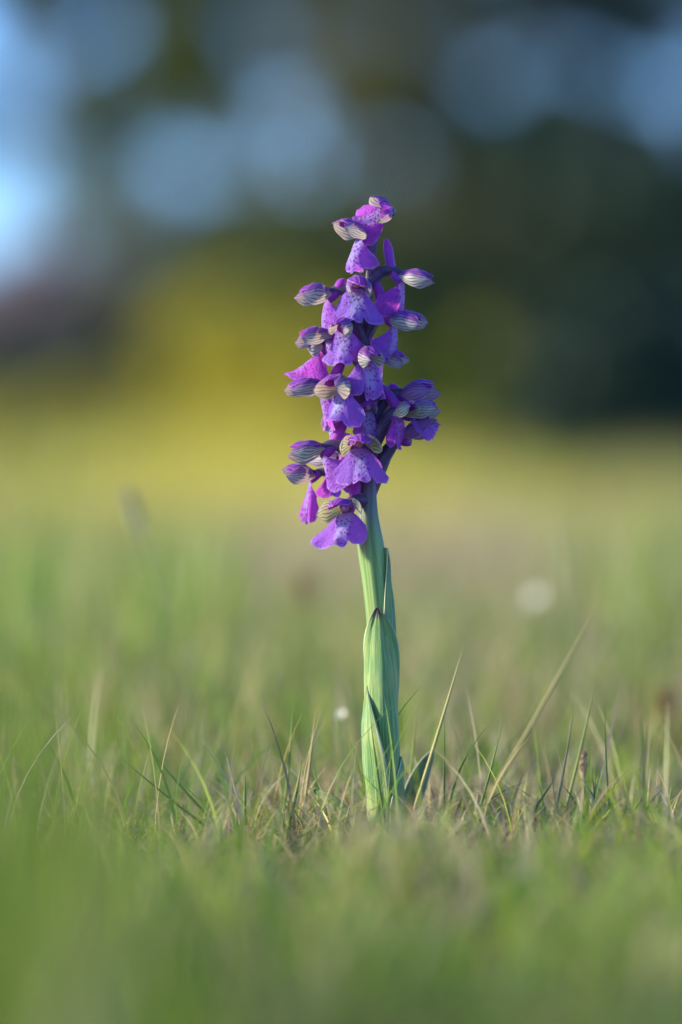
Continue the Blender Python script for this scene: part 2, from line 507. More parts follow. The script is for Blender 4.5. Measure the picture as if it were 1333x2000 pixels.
def tree(name, label, cat, pxx, D, height, spread, crown_z0, nclump, nleaf, size, mat, seed, group=None, clump=.9, trunk_r=.16):
    r = np.random.default_rng(seed)
    x = (pxx - 666.5) * S * D / DIST; y = D - DIST; z = float(gz(x, y)) - .05
    root = empty(name, (x, y, z))
    tag(root, label, cat, group)
    top = height * .8
    P = bez((0, 0, 0), (.15 * r.standard_normal(), .1, top * .35), (.3 * r.standard_normal(), 0, top * .7), (.2 * r.standard_normal(), 0, top), 12)
    V, F, uv = tube(P, np.linspace(trunk_r, trunk_r * .2, 12), 8)
    V = list(V); F = list(F)
    C = []; Rr = []
    for i in range(nclump):
        a = r.random() * 2 * math.pi; zz = crown_z0 + (height - crown_z0) * r.random() ** .9
        f = (zz - crown_z0) / (height - crown_z0)
        rad = spread * math.sqrt(max(0.05, 1 - (2 * f - .75) ** 2 / 1.7)) * (r.random() ** .5)
        c = np.array([math.cos(a) * rad, math.sin(a) * rad, zz])
        C.append(c); Rr.append(clump * (.6 + .8 * r.random()))
        j = min(11, max(2, int(11 * min(1, (zz * .65) / top))))
        s = P[j]
        Q = bez(s, s + (c - s) * .3 + [0, 0, .2], s + (c - s) * .7 + [0, 0, .15], c, 6)
        v2, f2, _ = tube(Q, np.linspace(trunk_r * .35, trunk_r * .06, 6), 5, cap=False)
        off = len(V); V += list(v2); F += [tuple(k + off for k in ff) for ff in f2]
    mesh_obj("trunk", V, F, M['bark'], root)
    leaf_mass("crown", C, Rr, nleaf, size, mat, root, .8, seed + 50)
    return root

FD = mat_foliage("dark_evergreen_leaves", (.012, .036, .028), (.024, .060, .038), .2, (1, 1, .6))
FM = mat_foliage("mid_green_leaves", (.05, .08, .02), (.10, .13, .03), .35)
FO = mat_foliage("olive_leaves", (.06, .07, .025), (.12, .12, .04), .35)
FB = mat_foliage("purple_brown_twigs", (.23, .18, .19), (.33, .26, .26), .25, (1, .9, .8))
FY = mat_foliage("yellow_broom_flowers", (.30, .30, .05), (.52, .46, .05), .4, (1, .95, .4))
FG = mat_foliage("blue_green_leaves", (.035, .065, .05), (.07, .10, .07), .25)

def shrub(name, label, pxx, D, w, hgt, n, nleaf, size, mat, seed, cat="shrub", group=None):
    r = np.random.default_rng(seed)
    x = (pxx - 666.5) * S * D / DIST; y = D - DIST; z = float(gz(x, y)) - .03
    root = empty(name, (x, y, z)); tag(root, label, cat, group)
    C = []; Rr = []; V = []; F = []
    for i in range(n):
        a = r.random() * 2 * math.pi; q = r.random() ** .5
        c = np.array([math.cos(a) * q * w * .5, math.sin(a) * q * w * .35, hgt * (.12 + .72 * r.random() * (1 - .45 * q * q))])
        C.append(c); Rr.append(hgt * .26 * (.7 + .6 * r.random()))
        Q = bez((c[0] * .2, c[1] * .2, 0), (c[0] * .4, c[1] * .4, c[2] * .4), (c[0] * .8, c[1] * .8, c[2] * .7), c, 6)
        v2, f2, _ = tube(Q, np.linspace(.02, .005, 6), 5, cap=False)
        off = len(V); V += list(v2); F += [tuple(k + off for k in ff) for ff in f2]
    mesh_obj("stems", V, F, M['bark'], root)
    leaf_mass("foliage", C, Rr, nleaf, size, mat, root, .9, seed + 9)
    return root

tree("evergreen_tree", "large dark evergreen tree filling the right side of the background", "tree", 1150, 62, 5.0, 2.6, .2, 40, 15000, .16, FD, 11, clump=.9)
tree("evergreen_tree", "dark evergreen tree at the far right edge of the background", "tree", 1440, 58, 4.3, 2.0, .2, 30, 10000, .16, FD, 12, clump=.85)
tree("broadleaf_tree", "tall thin olive tree behind the orchid in the middle of the background", "tree", 740, 72, 9.5, 2.2, 1.2, 40, 6300, .17, FO, 13, clump=.95)
tree("broadleaf_tree", "leafy tree with sky showing through left of the middle", "tree", 430, 80, 12, 2.8, 1.6, 38, 11500, .155, FM, 14, clump=.9)
tree("broadleaf_tree", "loose blue green tree at the upper left against the sky", "tree", 90, 84, 13, 2.8, 5.5, 38, 12500, .155, FG, 15, clump=.85)
tree("broadleaf_tree", "loose tree whose crown tops the dark evergreen at the upper right", "tree", 1100, 88, 13, 3.4, 3.0, 34, 10000, .155, FG, 16, clump=.9)
tree("broadleaf_tree", "loose grey green tree in the top right corner against the sky", "tree", 1390, 92, 13, 2.8, 4.5, 30, 8000, .155, FG, 17, clump=.9)
shrub("bare_hedge", "purple brown twiggy hedge at the left below the bright sky", 20, 66, 5.0, 2.7, 36, 8000, .12, FB, 21, "hedge")
shrub("dark_shrub", "added low dark shrub standing in for the shade under the brown hedge at left", 130, 52, 3.2, 1.15, 22, 6000, .09, FG, 22)  # shade below the hedge, built as an added dark shrub
shrub("olive_shrub", "rounded olive shrub in the middle behind the flower spike", 640, 48, 3.0, 2.6, 26, 6500, .10, FM, 23)
shrub("olive_shrub", "loose olive shrub between the brown hedge and the yellow bush", 380, 56, 2.4, 3.2, 24, 5000, .11, FO, 29)
shrub("olive_shrub", "olive shrub filling the gap between the thin tree and the evergreen", 880, 56, 2.2, 3.7, 24, 6500, .11, FO, 30)
shrub("broom_bush", "sunlit yellow flowering bush glowing left of the orchid", 540, 28, 1.6, 1.15, 22, 6500, .05, FY, 24)
shrub("broom_bush", "low yellow flowering bush glowing just right of the orchid", 850, 28, 1.3, .78, 18, 4500, .05, FY, 25)
shrub("broom_bush", "yellow flowering bush directly behind the lower flower spike", 690, 27, 1.3, .85, 20, 5500, .05, FY, 33)
shrub("broom_bush", "low spreading yellow bush farther left in the meadow", 230, 30, 2.2, .55, 18, 4500, .05, FY, 26)
shrub("yellow_tussock", "low yellow tussock at the left edge of the far meadow", 20, 22, 1.1, .24, 14, 3500, .04, FY, 31)
shrub("yellow_tussock", "low yellow tussock right of the orchid in the far meadow", 960, 20, .8, .24, 14, 3500, .04, FY, 32)
shrub("dark_shrub", "dark green shrub at the right edge under the evergreen tree", 1250, 20, 1.35, .92, 30, 12000, .045, FD, 27)

# ------------------------------------------------------------------ the orchid
orchid = empty("orchid", px(750, 1640))
tag(orchid, "purple orchid spike with veined hooded flowers on a pale green sheathed stem", "orchid")
OW = orchid.location.copy()
mm = .001

# stem -------------------------------------------------------------
stem_px = [(753, 1665, 29), (752, 1560, 29), (750, 1480, 29), (747, 1380, 28), (746, 1280, 28), (742, 1200, 27.5), (733, 1120, 28), (724, 1060, 29),
           (718, 1010, 22), (722, 940, 14), (721, 860, 12), (716, 780, 12), (713, 700, 11), (716, 620, 9), (721, 550, 7.5), (724, 500, 6.5), (724, 468, 6)]
def interp_stem(row):
    ys = [p[1] for p in stem_px][::-1]; xs = [p[0] for p in stem_px][::-1]; rs = [p[2] for p in stem_px][::-1]
    return np.interp(row, ys, xs), np.interp(row, ys, rs)
rows = np.linspace(1665, 468, 70)
P = []; rad = []
kern = np.array([1, 2, 3, 2, 1]) / 9
xs = np.array([interp_stem(r)[0] for r in rows]); rs = np.array([interp_stem(r)[1] for r in rows])
xs[2:-2] = np.convolve(xs, kern, 'valid'); rs[2:-2] = np.convolve(rs, kern, 'valid')
P = np.array([px(a, b) - OW for a, b in zip(xs, rows)])
V, F, uv = tube(P, rs * S * .93, 40, .03, 9, twist=.5)
mesh_obj("stem", V, F, M['stem'], orchid, uv)
def stem_at(row):
    return np.interp(row, rows[::-1], xs[::-1]), np.interp(row, rows[::-1], rs[::-1])

def sheath(row0, row1, ang, half0, prof, out0, bulge, seed, tipout=0.0, nu=34, nv=25, name="leaf_sheath"):
    """leaf wrapped round the stem from row0 (foot) to row1 (tip); ang: 0 = towards camera, 90 = right"""
    r = random.Random(seed)
    V = []; uv = []; ev = []
    for i in range(nu):
        u = i / (nu - 1)
        row = row0 + (row1 - row0) * u
        cx, cr = stem_at(row)
        half = R(half0) * prof(u)
        for j in range(nv):
            v = -1 + 2 * j / (nv - 1)
            a = R(ang) + v * half + R(9) * u * math.sin(u * 3 + seed)
            rr = cr * S * (1 + out0 + bulge * math.sin(math.pi * min(1, u ** 1.7 * 1.0)) ** 1.2)
            rr += cr * S * (.075 * math.cos(v * 6.5 + seed + u * 5) + .045 * math.cos(v * 15 + 2 * seed - u * 6) + .03 * math.sin(u * 23 + v * 3 + seed)) * (1 - u * .4)
            rr += abs(v) ** 6 * cr * S * .10 * math.sin(u * 7 + seed) ** 2 + tipout * S * u ** 6
            c = px(cx, row)
            V.append(c + Vector((math.sin(a) * rr, -math.cos(a) * rr, 0)) - OW)
            uv.append((u, j / (nv - 1))); ev.append((max(abs(v), 0), 0))
    o = mesh_obj(name, V, grid_faces(nu, nv), M['sheath'], orchid, uv, ev)
    sol = o.modifiers.new("t", 'SOLIDIFY'); sol.thickness = .0003
    o.color = (1, 1, 1, 1 if seed == 2 else .25 if seed == 3 else 0)
    return o
pt = lambda u: max(.03, (1 - u ** 3.2) ** .8)
pt2 = lambda u: max(.03, min(1, 1.25 * (1 - u ** 1.6)))
sheath(1640, 1070, 78, 112, lambda u: max(.02, (1 - u ** 2.6) ** .9), .02, .03, 1)     # upper blue-green wrap
sheath(1660, 1186, 4, 150, pt, .07, .08, 2, 3)                # pointed front sheath
sheath(1665, 1338, -66, 85, pt, .12, .34, 3, 0)               # lower left sheath
sheath(1665, 1478, 76, 62, pt, .20, .14, 4, 0)

def leaf(pts, wid, dep, fold, roll, name="leaf"):
    """free basal leaf along px points with width profile"""
    n = 22; nv = 9
    P3 = [px(x, y, d) for (x, y), d in zip(pts, dep)]
    C = bez(*P3, n)
    V = []; uv = []; ev = []
    T = np.gradient(C, axis=0); T /= np.linalg.norm(T, axis=1)[:, None]
    for i in range(n):
        u = i / (n - 1)
        w = wid * S * (math.sin(math.pi * (.12 + .88 * u)) ** .7 if u < 1 else .01)
        side = np.cross(T[i], np.array([math.sin(roll), -math.cos(roll), .1])); side /= np.linalg.norm(side)
        nrm = np.cross(side, T[i])
        for j in range(nv):
            v = -1 + 2 * j / (nv - 1)
            V.append(C[i] + side * w * v + nrm * (fold * w * (v * v)) - np.array(OW))
            uv.append((u * .9, j / (nv - 1))); ev.append((abs(v), 0))
    o = mesh_obj(name, V, grid_faces(n, nv), M['leaf'], orchid, uv, ev)
    sol = o.modifiers.new("t", 'SOLIDIFY'); sol.thickness = .0003
leaf([(785, 1640), (790, 1590), (815, 1510), (848, 1466)], 21, [.008, .012, .018, .022], .5, .3)
leaf([(720, 1650), (690, 1600), (640, 1545), (600, 1540)], 12, [-.004, -.002, .004, .008], -.5, -.2)
leaf([(760, 1660), (800, 1620), (840, 1600), (880, 1640)], 13, [-.006, -.012, -.02, -.026], .4, .2)

# flowers ------------------------------------------------------------
def shell(parent, name, mat, L, Rm, th_c, half, lat, droop, flare, color, rs, lift=1.0, nu=22, nv=15, tipcurl=0.0):
    """petal wrapped round the hood axis; lat = +1 left / -1 right / 0 dorsal"""
    V = []; uv = []; ev = []
    wob = rs.random() * 6
    for i in range(nu):
        u = i / (nu - 1)
        prof = max(.16, (math.sin(math.pi * (u ** 1.1 * .90 + .06))) ** .5) * (1 if u < .93 else math.sqrt(max(.02, 1 - ((u - .93) / .074) ** 2)))
        rad = Rm * (.34 + .66 * math.sin(math.pi * min(1, .10 + .74 * u))) * lift
        for j in range(nv):
            v = -1 + 2 * j / (nv - 1)
            th = R(th_c) + v * R(half) * prof
            yy = math.cos(th) * rad; zz = math.sin(th) * rad * .92
            f = L * u * (1 - .06 * v * v)
            zz += -droop * L * u * u + .028 * L * math.sin(5 * u + wob + 2 * v) * abs(v) + .012 * L * math.sin(13 * u + 2 * wob + 5 * v)
            yy += .015 * L * math.sin(7 * u + wob)
            # flare: swing sepal outward about the vertical axis at its foot
            ca, sa = math.cos(R(flare)), math.sin(R(flare))
            f2 = f * ca - yy * sa; y2 = f * sa + yy * ca
            f2 -= tipcurl * L * max(0, u - .7) ** 2
            s = -1 if lat < 0 else 1
            V.append((f2, s * y2, zz)); uv.append((u, j / (nv - 1)))
            ev.append((max(abs(v), u ** 4), 0))
    F = grid_faces(nu, nv)
    o = mesh_obj(name, V, F, mat, parent, uv, ev)
    o.color = color
    return o

def lip(parent, L, Wd, fold, pitch0, pitch1, color, rs, side=0.0, curl=0.0, lobes=1.0, spread=84):
    """three-lobed lip: broad side lobes folded back from a central ridge; fold in degrees"""
    nu, nv = 22, 49
    V = []; uv = []; ev = []
    ph = R(spread)
    w1, w2, w3 = rs.random() * 6, rs.random() * 6, rs.random() * 6
    asym = rs.uniform(-.10, .10); tw = rs.uniform(-.55, .55); pitch1 += rs.uniform(-12, 10); lc = (rs.uniform(-.05, .22), rs.uniform(-.05, .22)); mc = rs.uniform(-.1, .25); nd = (rs.uniform(.06, .22), rs.uniform(.06, .22)); lb = (rs.uniform(.88, 1.1), rs.uniform(.88, 1.1)); ml = rs.uniform(.88, 1.08); ws = (rs.uniform(.88, 1.12), rs.uniform(.88, 1.12))
    fr, fl_ = R(fold + rs.uniform(-15, 15)), R(fold + rs.uniform(-15, 15))
    # table of the folded cross-section
    tab = np.linspace(0, 16 * mm, 161); dl = tab[1]
    def prof(fa):
        x = np.clip((tab / L - .06) / .30, 0, 1); psi = fa * (x * x * (3 - 2 * x))
        return np.concatenate([[0], np.cumsum(np.cos(psi[:-1]) * dl)]), np.concatenate([[0], np.cumsum(np.sin(psi[:-1]) * dl)])
    tabs = (prof(fl_), prof(fr))
    for i in range(nu):
        q = i / (nu - 1)
        for j in range(nv):
            t = -1 + 2 * j / (nv - 1)
            a = t * ph; d = abs(t) * 84
            sdx = 0 if t > 0 else 1
            mid = ml - .06 * math.exp(-(d / 2.6) ** 2)
            lat = 1.05 * lb[sdx] * math.exp(-(max(0, d - 40) / 50) ** 2) * (.93 + .07 * min(1, max(0, d - 14) / 22))
            notch = nd[sdx] * lobes * math.exp(-((d - 14) / 3.2) ** 2)
            k = 1 / (1 + math.exp(-(d - 14) / 2.5))
            rmax = (mid * (1 - k) + lat * k) - notch + asym * t
            rmax *= 1 + .020 * math.sin(t * 8 + w1) + .012 * math.sin(t * 17 + w2) + .010 * math.sin(t * 29 + w3)
            rr = L * rmax * q
            al = rr * math.cos(a * .80); la = rr * math.sin(a) * Wd * ws[sdx] + .0010 * t * (1 - q)
            ruf = 1.35 * L * (.05 * q ** 2 * math.sin(t * 7 + w3) + .03 * q ** 3 * math.sin(t * 13 + w2 + 2 * q) + .016 * q ** 5 * math.sin(t * 27 + w1) - lc[sdx] * q ** 3 * abs(t) ** 2 + mc * q ** 4 * math.exp(-(d / 11) ** 2))
            ty, tb = tabs[0] if la > 0 else tabs[1]
            y = math.copysign(float(np.interp(abs(la), tab, ty)), la); back = float(np.interp(abs(la), tab, tb))
            s_ = al / L
            n = 8; f = z = 0.0
            for m in range(n):
                sm = s_ * (m + .5) / n
                pa = R(pitch0 + (pitch1 - pitch0) * min(1, sm * 1.25) ** .8) - curl * max(0, sm - .7) * 4
                f += math.cos(pa) * al / n; z -= math.sin(pa) * al / n
            pa = R(pitch0 + (pitch1 - pitch0) * min(1, s_ * 1.25) ** .8)
            nf, nz = math.sin(pa), math.cos(pa)
            ny = math.copysign(1, la) * math.sin(fold * .0174 * min(1, abs(la) / L / .36))
            y += side * L * s_ ** 1.5 + ruf * ny
            o_ = ruf - back; ct, st = math.cos(tw * s_), math.sin(tw * s_)
            y, o_ = y * ct - o_ * st, y * st + o_ * ct
            V.append((f + nf * o_ + .6 * mm, y, z + nz * o_ - .9 * mm))
            uv.append((rr * math.sin(a) / (14 * mm) + .5, al / (12 * mm))); ev.append((q, 0))
    o = mesh_obj("lip", V, grid_faces(nu, nv), M['lip'], parent, uv, ev)
    o.color = color
    return o

def flower(x, y, dep, az, pitch=0, roll=0, sc=1.0, yel=0.0, purp=0.0, mag=.3, flare=6, fold=55, p0=15, p1=85, lipL=1.0,
           lipW=1.0, side=0.0, curl=0.0, foot=60, footdep=None, spur=1.0, sag=0, stub=False, hood=1.0, arch=1.0, bract=True, seed=0, spang=48, droop=.10, spread=84):
    rs = random.Random(seed * 13 + 5)
    if purp == 0 and yel < .5: purp = max(0, rs.uniform(-.25, .4))
    F_ = Vector((math.sin(R(az)) * math.cos(R(pitch)), -math.cos(R(az)) * math.cos(R(pitch)), math.sin(R(pitch))))
    up = Vector((0, 0, 1)); U_ = (up - F_ * up.dot(F_)).normalized()
    U_ = Quaternion(F_, R(roll + rs.uniform(-9, 9))) @ U_
    L_ = U_.cross(F_)
    loc = px(x, y, dep * mm) - OW
    mat = Matrix(((F_.x, L_.x, U_.x, loc.x), (F_.y, L_.y, U_.y, loc.y), (F_.z, L_.z, U_.z, loc.z), (0, 0, 0, 1)))
    fl = empty("flower", (0, 0, 0), orchid)
    fl.matrix_local = mat
    jit = lambda a: rs.uniform(-a, a)
    LH = 10.3 * mm * sc * hood * (1 + jit(.09)); RM = 3.45 * mm * sc * (1 + jit(.10)); droop += jit(.07)
    for s in (1, -1):
        shell(fl, "sepal", M['sepal'], LH * (1 + jit(.07)), RM * (1 + jit(.06)), 12 + jit(9), 56 + jit(6), s, droop + jit(.05), flare + jit(7), (purp, yel, 0, 1), rs, 1.05)
    shell(fl, "dorsal_sepal", M['petal'], LH * .96, RM, 90, 60, 0, droop, 0, (purp, yel, 0, 1), rs, 1.09, tipcurl=.4)
    for s in (1, -1):
        shell(fl, "petal", M['petal'], LH * .84, RM, 52, 40, s, droop * .9, flare * .3, (purp, yel, 0, 1), rs, .84)
    if lipL > 0:
        lip(fl, 9.8 * mm * sc * lipL, lipW, fold, p0, p1, (mag, rs.random(), 0, 1), rs, side, curl, 1.0, spread)
    # column in the throat
    C = bez((0, 0, -.3 * mm), (1.0 * mm, 0, .2 * mm), (2.2 * mm, 0, .6 * mm), (3.2 * mm, 0, .5 * mm), 8)
    V, Fc, uvc = tube(C * sc, np.array([.7, .9, 1.0, 1.05, 1.1, 1.1, .9, .4]) * mm * sc, 10)
    mesh_obj("column", V, Fc, M['column'], fl, uvc)
    # spur
    if spur > 0:
        sl = 10.5 * mm * sc * spur; a = R(spang)
        C = bez((.8 * mm, 0, -1.0 * mm), (-sl * .3, 0, -.6 * mm), (-sl * .6 * math.cos(a), jit(.1) * sl, sl * .5 * math.sin(a)),
                (-sl * math.cos(a), jit(.15) * sl, sl * math.sin(a)), 14)
        V, Fc, uvc = tube(C, (np.array([1.5, 1.55, 1.5, 1.42, 1.38, 1.36, 1.36, 1.38, 1.42, 1.48, 1.5, 1.42, 1.15, .6]) * mm * sc), 12)
        mesh_obj("spur", V, Fc, M['spur'], fl, uvc)
    # ovary from the stem
    inv = mat.inverted()
    frow = min(y + foot, 992)
    sx, sr = stem_at(frow)
    fd = (footdep if footdep is not None else dep * .12) * mm
    p0_ = px(sx, frow, fd) - OW
    p3_ = Vector(loc) + F_ * (-.2 * mm) + U_ * (.9 * mm)
    d_ = (p3_ - p0_)
    q1 = p0_ + Vector((d_.x * .15, d_.y * .2, d_.z * .55 + 2 * mm * arch))
    q2 = p3_ - F_ * (4.5 * mm) * arch + Vector((0, 0, 2.2 * mm * arch))
    Pw = bez(p0_, q1, q2, p3_, 22)
    Pl = np.array([inv @ Vector(p) for p in Pw])
    t = np.linspace(0, 1, 22)
    V, Fc, uvc = tube(Pl, (1.0 + .75 * np.sin(np.pi * t ** 1.1) ** 1.2) * mm * sc, 18, .09, 6, twist=2.6)
    mesh_obj("ovary", V, Fc, M['ovary'], fl, uvc)
    # bract at the foot of the ovary
    if bract:
        n = 16; nv = 7
        V = []; uvb = []
        T = np.gradient(Pl, axis=0)
        for i in range(n):
            u = i / (n - 1); c = Pl[int(u * 15)]; tt = T[int(u * 15)] / (np.linalg.norm(T[int(u * 15)]) + 1e-9)
            w = 2.3 * mm * sc * (math.sin(math.pi * (.18 + .82 * u)) ** .8 if u < 1 else .02)
            sd = np.cross(tt, np.array(inv.to_3x3() @ Vector((0.2, -1, .1)))); sd /= np.linalg.norm(sd) + 1e-9
            nn = np.cross(sd, tt)
            dn = np.array(inv.to_3x3() @ Vector((0, 0, -1)))
            for j in range(nv):
                v = -1 + 2 * j / (nv - 1)
                V.append(c + sd * w * v - nn * (1.9 * mm - 1.3 * mm * v * v) * sc * 1.0 + dn * .6 * mm * u); uvb.append((u, j / (nv - 1)))
        mesh_obj("bract", V, grid_faces(n, nv), M['bract'], fl, uvb)
    return fl

FL = [
 dict(x=757, y=417, dep=-1, az=-25, pitch=12, roll=-66, sc=.9, mag=1.0, flare=10, fold=30, p0=62, p1=88, lipL=1.1, foot=58, spur=0, arch=1.1, bract=False),
 dict(x=708, y=462, dep=-2, az=-58, pitch=20, sc=.92, mag=.3, p0=72, p1=100, fold=58, foot=55, lipW=1.35, lipL=1.08, spur=.6, spread=70),
 dict(x=784, y=541, dep=-1, az=72, pitch=-8, sc=.92, mag=.95, p0=74, p1=96, foot=28, spur=1.2, spang=58, fold=60, lipW=1.35, lipL=1.15, spread=58),
 dict(x=643, y=577, dep=0, az=-76, pitch=2, sc=1.0, mag=.5, p0=66, p1=100, foot=45, fold=72, spur=.6, lipL=1.2, lipW=1.4, spread=66),
 dict(x=697, y=556, dep=-5, az=4, pitch=-6, sc=1.0, mag=.1, flare=6, p0=42, p1=84, foot=50, fold=40, lipL=1.08, lipW=1.05, spur=.5, spang=15),
 dict(x=768, y=624, dep=-2, az=66, pitch=-10, sc=1.0, mag=.4, p0=72, p1=94, foot=40, spur=1.1, spang=55, fold=60, lipW=1.1, lipL=1.2, spread=58),
 dict(x=642, y=657, dep=-1, az=-64, pitch=0, sc=.95, mag=.95, p0=70, p1=110, foot=50, spur=.6, fold=60, lipL=.7),
 dict(x=676, y=638, dep=-6, az=-18, pitch=-4, sc=.95, mag=.15, flare=4, p0=35, p1=88, foot=55, fold=58, side=.05, spur=.5, spang=15, lipL=1.1, lipW=1.1),
 dict(x=634, y=678, dep=1, az=-100, pitch=-10, sc=.95, mag=1.0, p0=12, p1=42, foot=50, spur=.4, fold=62, hood=.45, lipL=1.3, lipW=1.15),
 dict(x=628, y=757, dep=-1, az=-76, pitch=-2, sc=1.0, mag=.5, p0=92, p1=105, foot=50, fold=72, spur=.9, lipW=1.2, lipL=1.15, spread=60),
 dict(x=712, y=694, dep=-6, az=24, pitch=-8, sc=1.08, mag=.2, flare=2, p0=42, p1=76, foot=60, fold=46, hood=.75, spur=.5, spang=15, lipL=1.15),
 dict(x=672, y=760, dep=-6, az=-28, pitch=6, sc=1.05, mag=.05, flare=6, p0=48, p1=88, foot=55, fold=46, yel=.15, spur=.5, spang=15, lipL=1.05),
 dict(x=796, y=806, dep=-2, az=74, pitch=4, sc=1.02, mag=.3, p0=28, p1=40, foot=95, fold=80, lipL=.95, lipW=.6, yel=.35, spur=.8, arch=.8),
 dict(x=790, y=773, dep=3, az=66, pitch=14, sc=1.02, mag=.6, foot=90, purp=.85, lipL=0, spur=.5, arch=.8),
 dict(x=777, y=812, dep=-6, az=38, pitch=22, sc=.82, mag=1.0, p0=95, p1=120, foot=100, yel=.4, lipL=1.15, lipW=.6, fold=80, spur=.4, arch=.5, spang=15),
 dict(x=793, y=856, dep=0, az=62, pitch=26, sc=1.05, mag=.6, purp=1.0, lipL=0, foot=130, spur=.7, arch=.5, flare=0, droop=0),
 dict(x=702, y=868, dep=-6, az=2, pitch=-4, sc=1.0, mag=.2, flare=24, yel=.95, p0=38, p1=86, foot=70, fold=48, spur=.5, spang=15, hood=.88, lipL=1.12, lipW=1.1),
 dict(x=632, y=880, dep=-1, az=-74, pitch=-6, sc=1.1, mag=.4, p0=88, p1=104, foot=60, fold=62, yel=.15, spur=1.0, lipW=1.3, lipL=1.08, spread=66),
 dict(x=612, y=930, dep=6, az=-80, pitch=12, sc=.85, mag=.85, p0=95, p1=100, foot=40, fold=78, lipL=1.5, lipW=.9, yel=0.1, spur=.3, spread=50),
 dict(x=679, y=993, dep=-6, az=-26, pitch=-4, sc=1.06, mag=.35, flare=26, yel=1.0, p0=48, p1=70, foot=0, fold=40, spur=.9, lipL=1.05, hood=.85, lipW=1.1, side=-.15),
 dict(x=716, y=796, dep=-3, az=14, pitch=-10, sc=.8, mag=.45, p0=60, p1=95, foot=60, fold=62, hood=.45, purp=.6, spur=.4, spang=15, lipL=1.05),
 dict(x=738, y=768, dep=2, az=40, pitch=-10, sc=.75, mag=.8, p0=70, p1=95, foot=60, fold=55, hood=.5, purp=.4, spur=.4, spang=15, lipL=.8),
 dict(x=652, y=826, dep=3, az=-50, pitch=-10, sc=.75, mag=.7, p0=70, p1=100, foot=40, fold=65, hood=.4, purp=.9, spur=.4, spang=15, lipL=.9),
 dict(x=742, y=692, dep=5, az=66, pitch=-12, sc=.85, mag=.4, p0=70, p1=100, foot=40, fold=60, lipW=1.2),
 dict(x=664, y=900, dep=6, az=-130, pitch=0, sc=.9, mag=.7, p0=80, p1=95, foot=55, fold=35, yel=.1, spur=.4, lipL=1.1),
]
for i, k in enumerate(FL):
    flower(seed=i + 1, **k)

# ------------------------------------------------------------------ single grass blades that stand out near the orchid
G1, G2, G3 = (.10, .20, .04), (.17, .28, .06), (.24, .32, .09)
ST, TN, BR, PL = (.42, .40, .17), (.50, .40, .20), (.24, .14, .07), (.62, .58, .42)
def blade(label, tip, base, wpx, col, dep=0.0, bend=0.0, dep2=None):
    t = px(*tip, dep); b = px(*base, dep if dep2 is None else dep2)
    gzv = float(gz(b.x, b.y))
    if b.z > gzv: # root it in the turf along the same line
        b = b + (b - t) * ((b.z - gzv + .002) / max(1e-4, (t.z - b.z)))
    n = 16
    d = t - b; sd = Vector((d.z, 0, -d.x)).normalized()
    C = bez(b, b + d * .33 + sd * bend * S, b + d * .66 + sd * bend * S, t, n)
    V = []; uv = []
    for i in range(n):
        u = i / (n - 1); w = wpx * S * .41 * (1 - .97 * u ** 2.4) * (.75 + .25 * min(1, u * 5))
        for j, v in enumerate((-1, 0, 1)):
            V.append(Vector(C[i]) + sd * w * v + Vector((0, -w * .6 * (1 - abs(v)) , 0)) - b); uv.append((u, j / 2))
    o = mesh_obj("grass_blade", V, grid_faces(n, 3), M['blade'], None, uv)
    o.location = b; o.color = (*col, 1)
    tag(o, label, "grass blade", "single grass blades around the orchid")
    sol = o.modifiers.new("t", 'SOLIDIFY'); sol.thickness = .00012
blade("long straight straw coloured grass stalk leaning right beside the orchid's right leaf", (907, 1258), (805, 1595), 10, (.52, .48, .20), .011, 2)
blade("thin upright dark green blade just right of the leaning straw stalk", (869, 1388), (867, 1610), 6.5, G1, .010)
blade("longest straw stalk slanting up to the right, out of focus", (1180, 1155), (930, 1600), 10, ST, .05, 6)
blade("straw blade leaning right next to the tan seed head", (1122, 1385), (1063, 1680), 10, TN, .006, 4)
blade("pale green blade with its tip above the leaning straw blade, right", (1165, 1322), (1098, 1600), 8, G3, .02, 5)
blade("thin dark green blade standing alone at right, bowed slightly", (1182, 1372), (1198, 1640), 6, G1, .008, -6)
blade("broad dark green blade leaning right near the right edge", (1268, 1540), (1180, 1668), 17, G1, -.006)
blade("short pale green blade slanting right between straw stalks", (1088, 1515), (1015, 1625), 9, G3, .003)
blade("long dark green blade slanting left, lower of the pair at left", (235, 1478), (405, 1612), 7, G1, -.004, -6)
blade("blurred dark green blade slanting left, upper of the pair at left", (287, 1455), (430, 1612), 8, G1, .014, -8)
blade("short brown dead blade under the dark slanting blades at left", (366, 1565), (347, 1636), 7, BR, -.002)
blade("tall slender blade left of the orchid, tallest of that side", (575, 1352), (553, 1600), 7, G3, .02, 3)
blade("tall brownish blade between the orchid and the slender blade", (618, 1374), (590, 1600), 9, TN, .016, 3)
blade("short curved green leaf blade at the foot of the brownish blade", (590, 1487), (560, 1612), 12, G2, .0, 5)
blade("fine pale blade leaning left, left of the orchid", (440, 1468), (463, 1556), 4.5, PL, .004)
blade("fine orange straw blade leaning right low at left", (521, 1565), (496, 1628), 4.5, (.60, .42, .20), -.002)
blade("stout upright green blade low at left of the orchid", (479, 1508), (478, 1640), 10, G2, .008)
blade("bleached grey dry stalk lying back right of the orchid", (938, 1570), (985, 1710), 8, PL, -.004, 4)
blade("bent pale dry blade low left of the orchid foot", (600, 1608), (630, 1682), 6, PL, -.004, -6)
blade("dark green blade left of the lone bowed blade at right", (1157, 1500), (1180, 1668), 6, G1, .0, -4)
blade("dark green blade close behind the tan seed head", (1165, 1475), (1158, 1640), 5, G1, .01)
blade("green blade crossing in front of the orchid stem", (722, 1385), (758, 1640), 8, G2, -.016, -3)
blade("fine green blade rising in front of the orchid's foot", (765, 1440), (756, 1640), 6, G2, -.014)
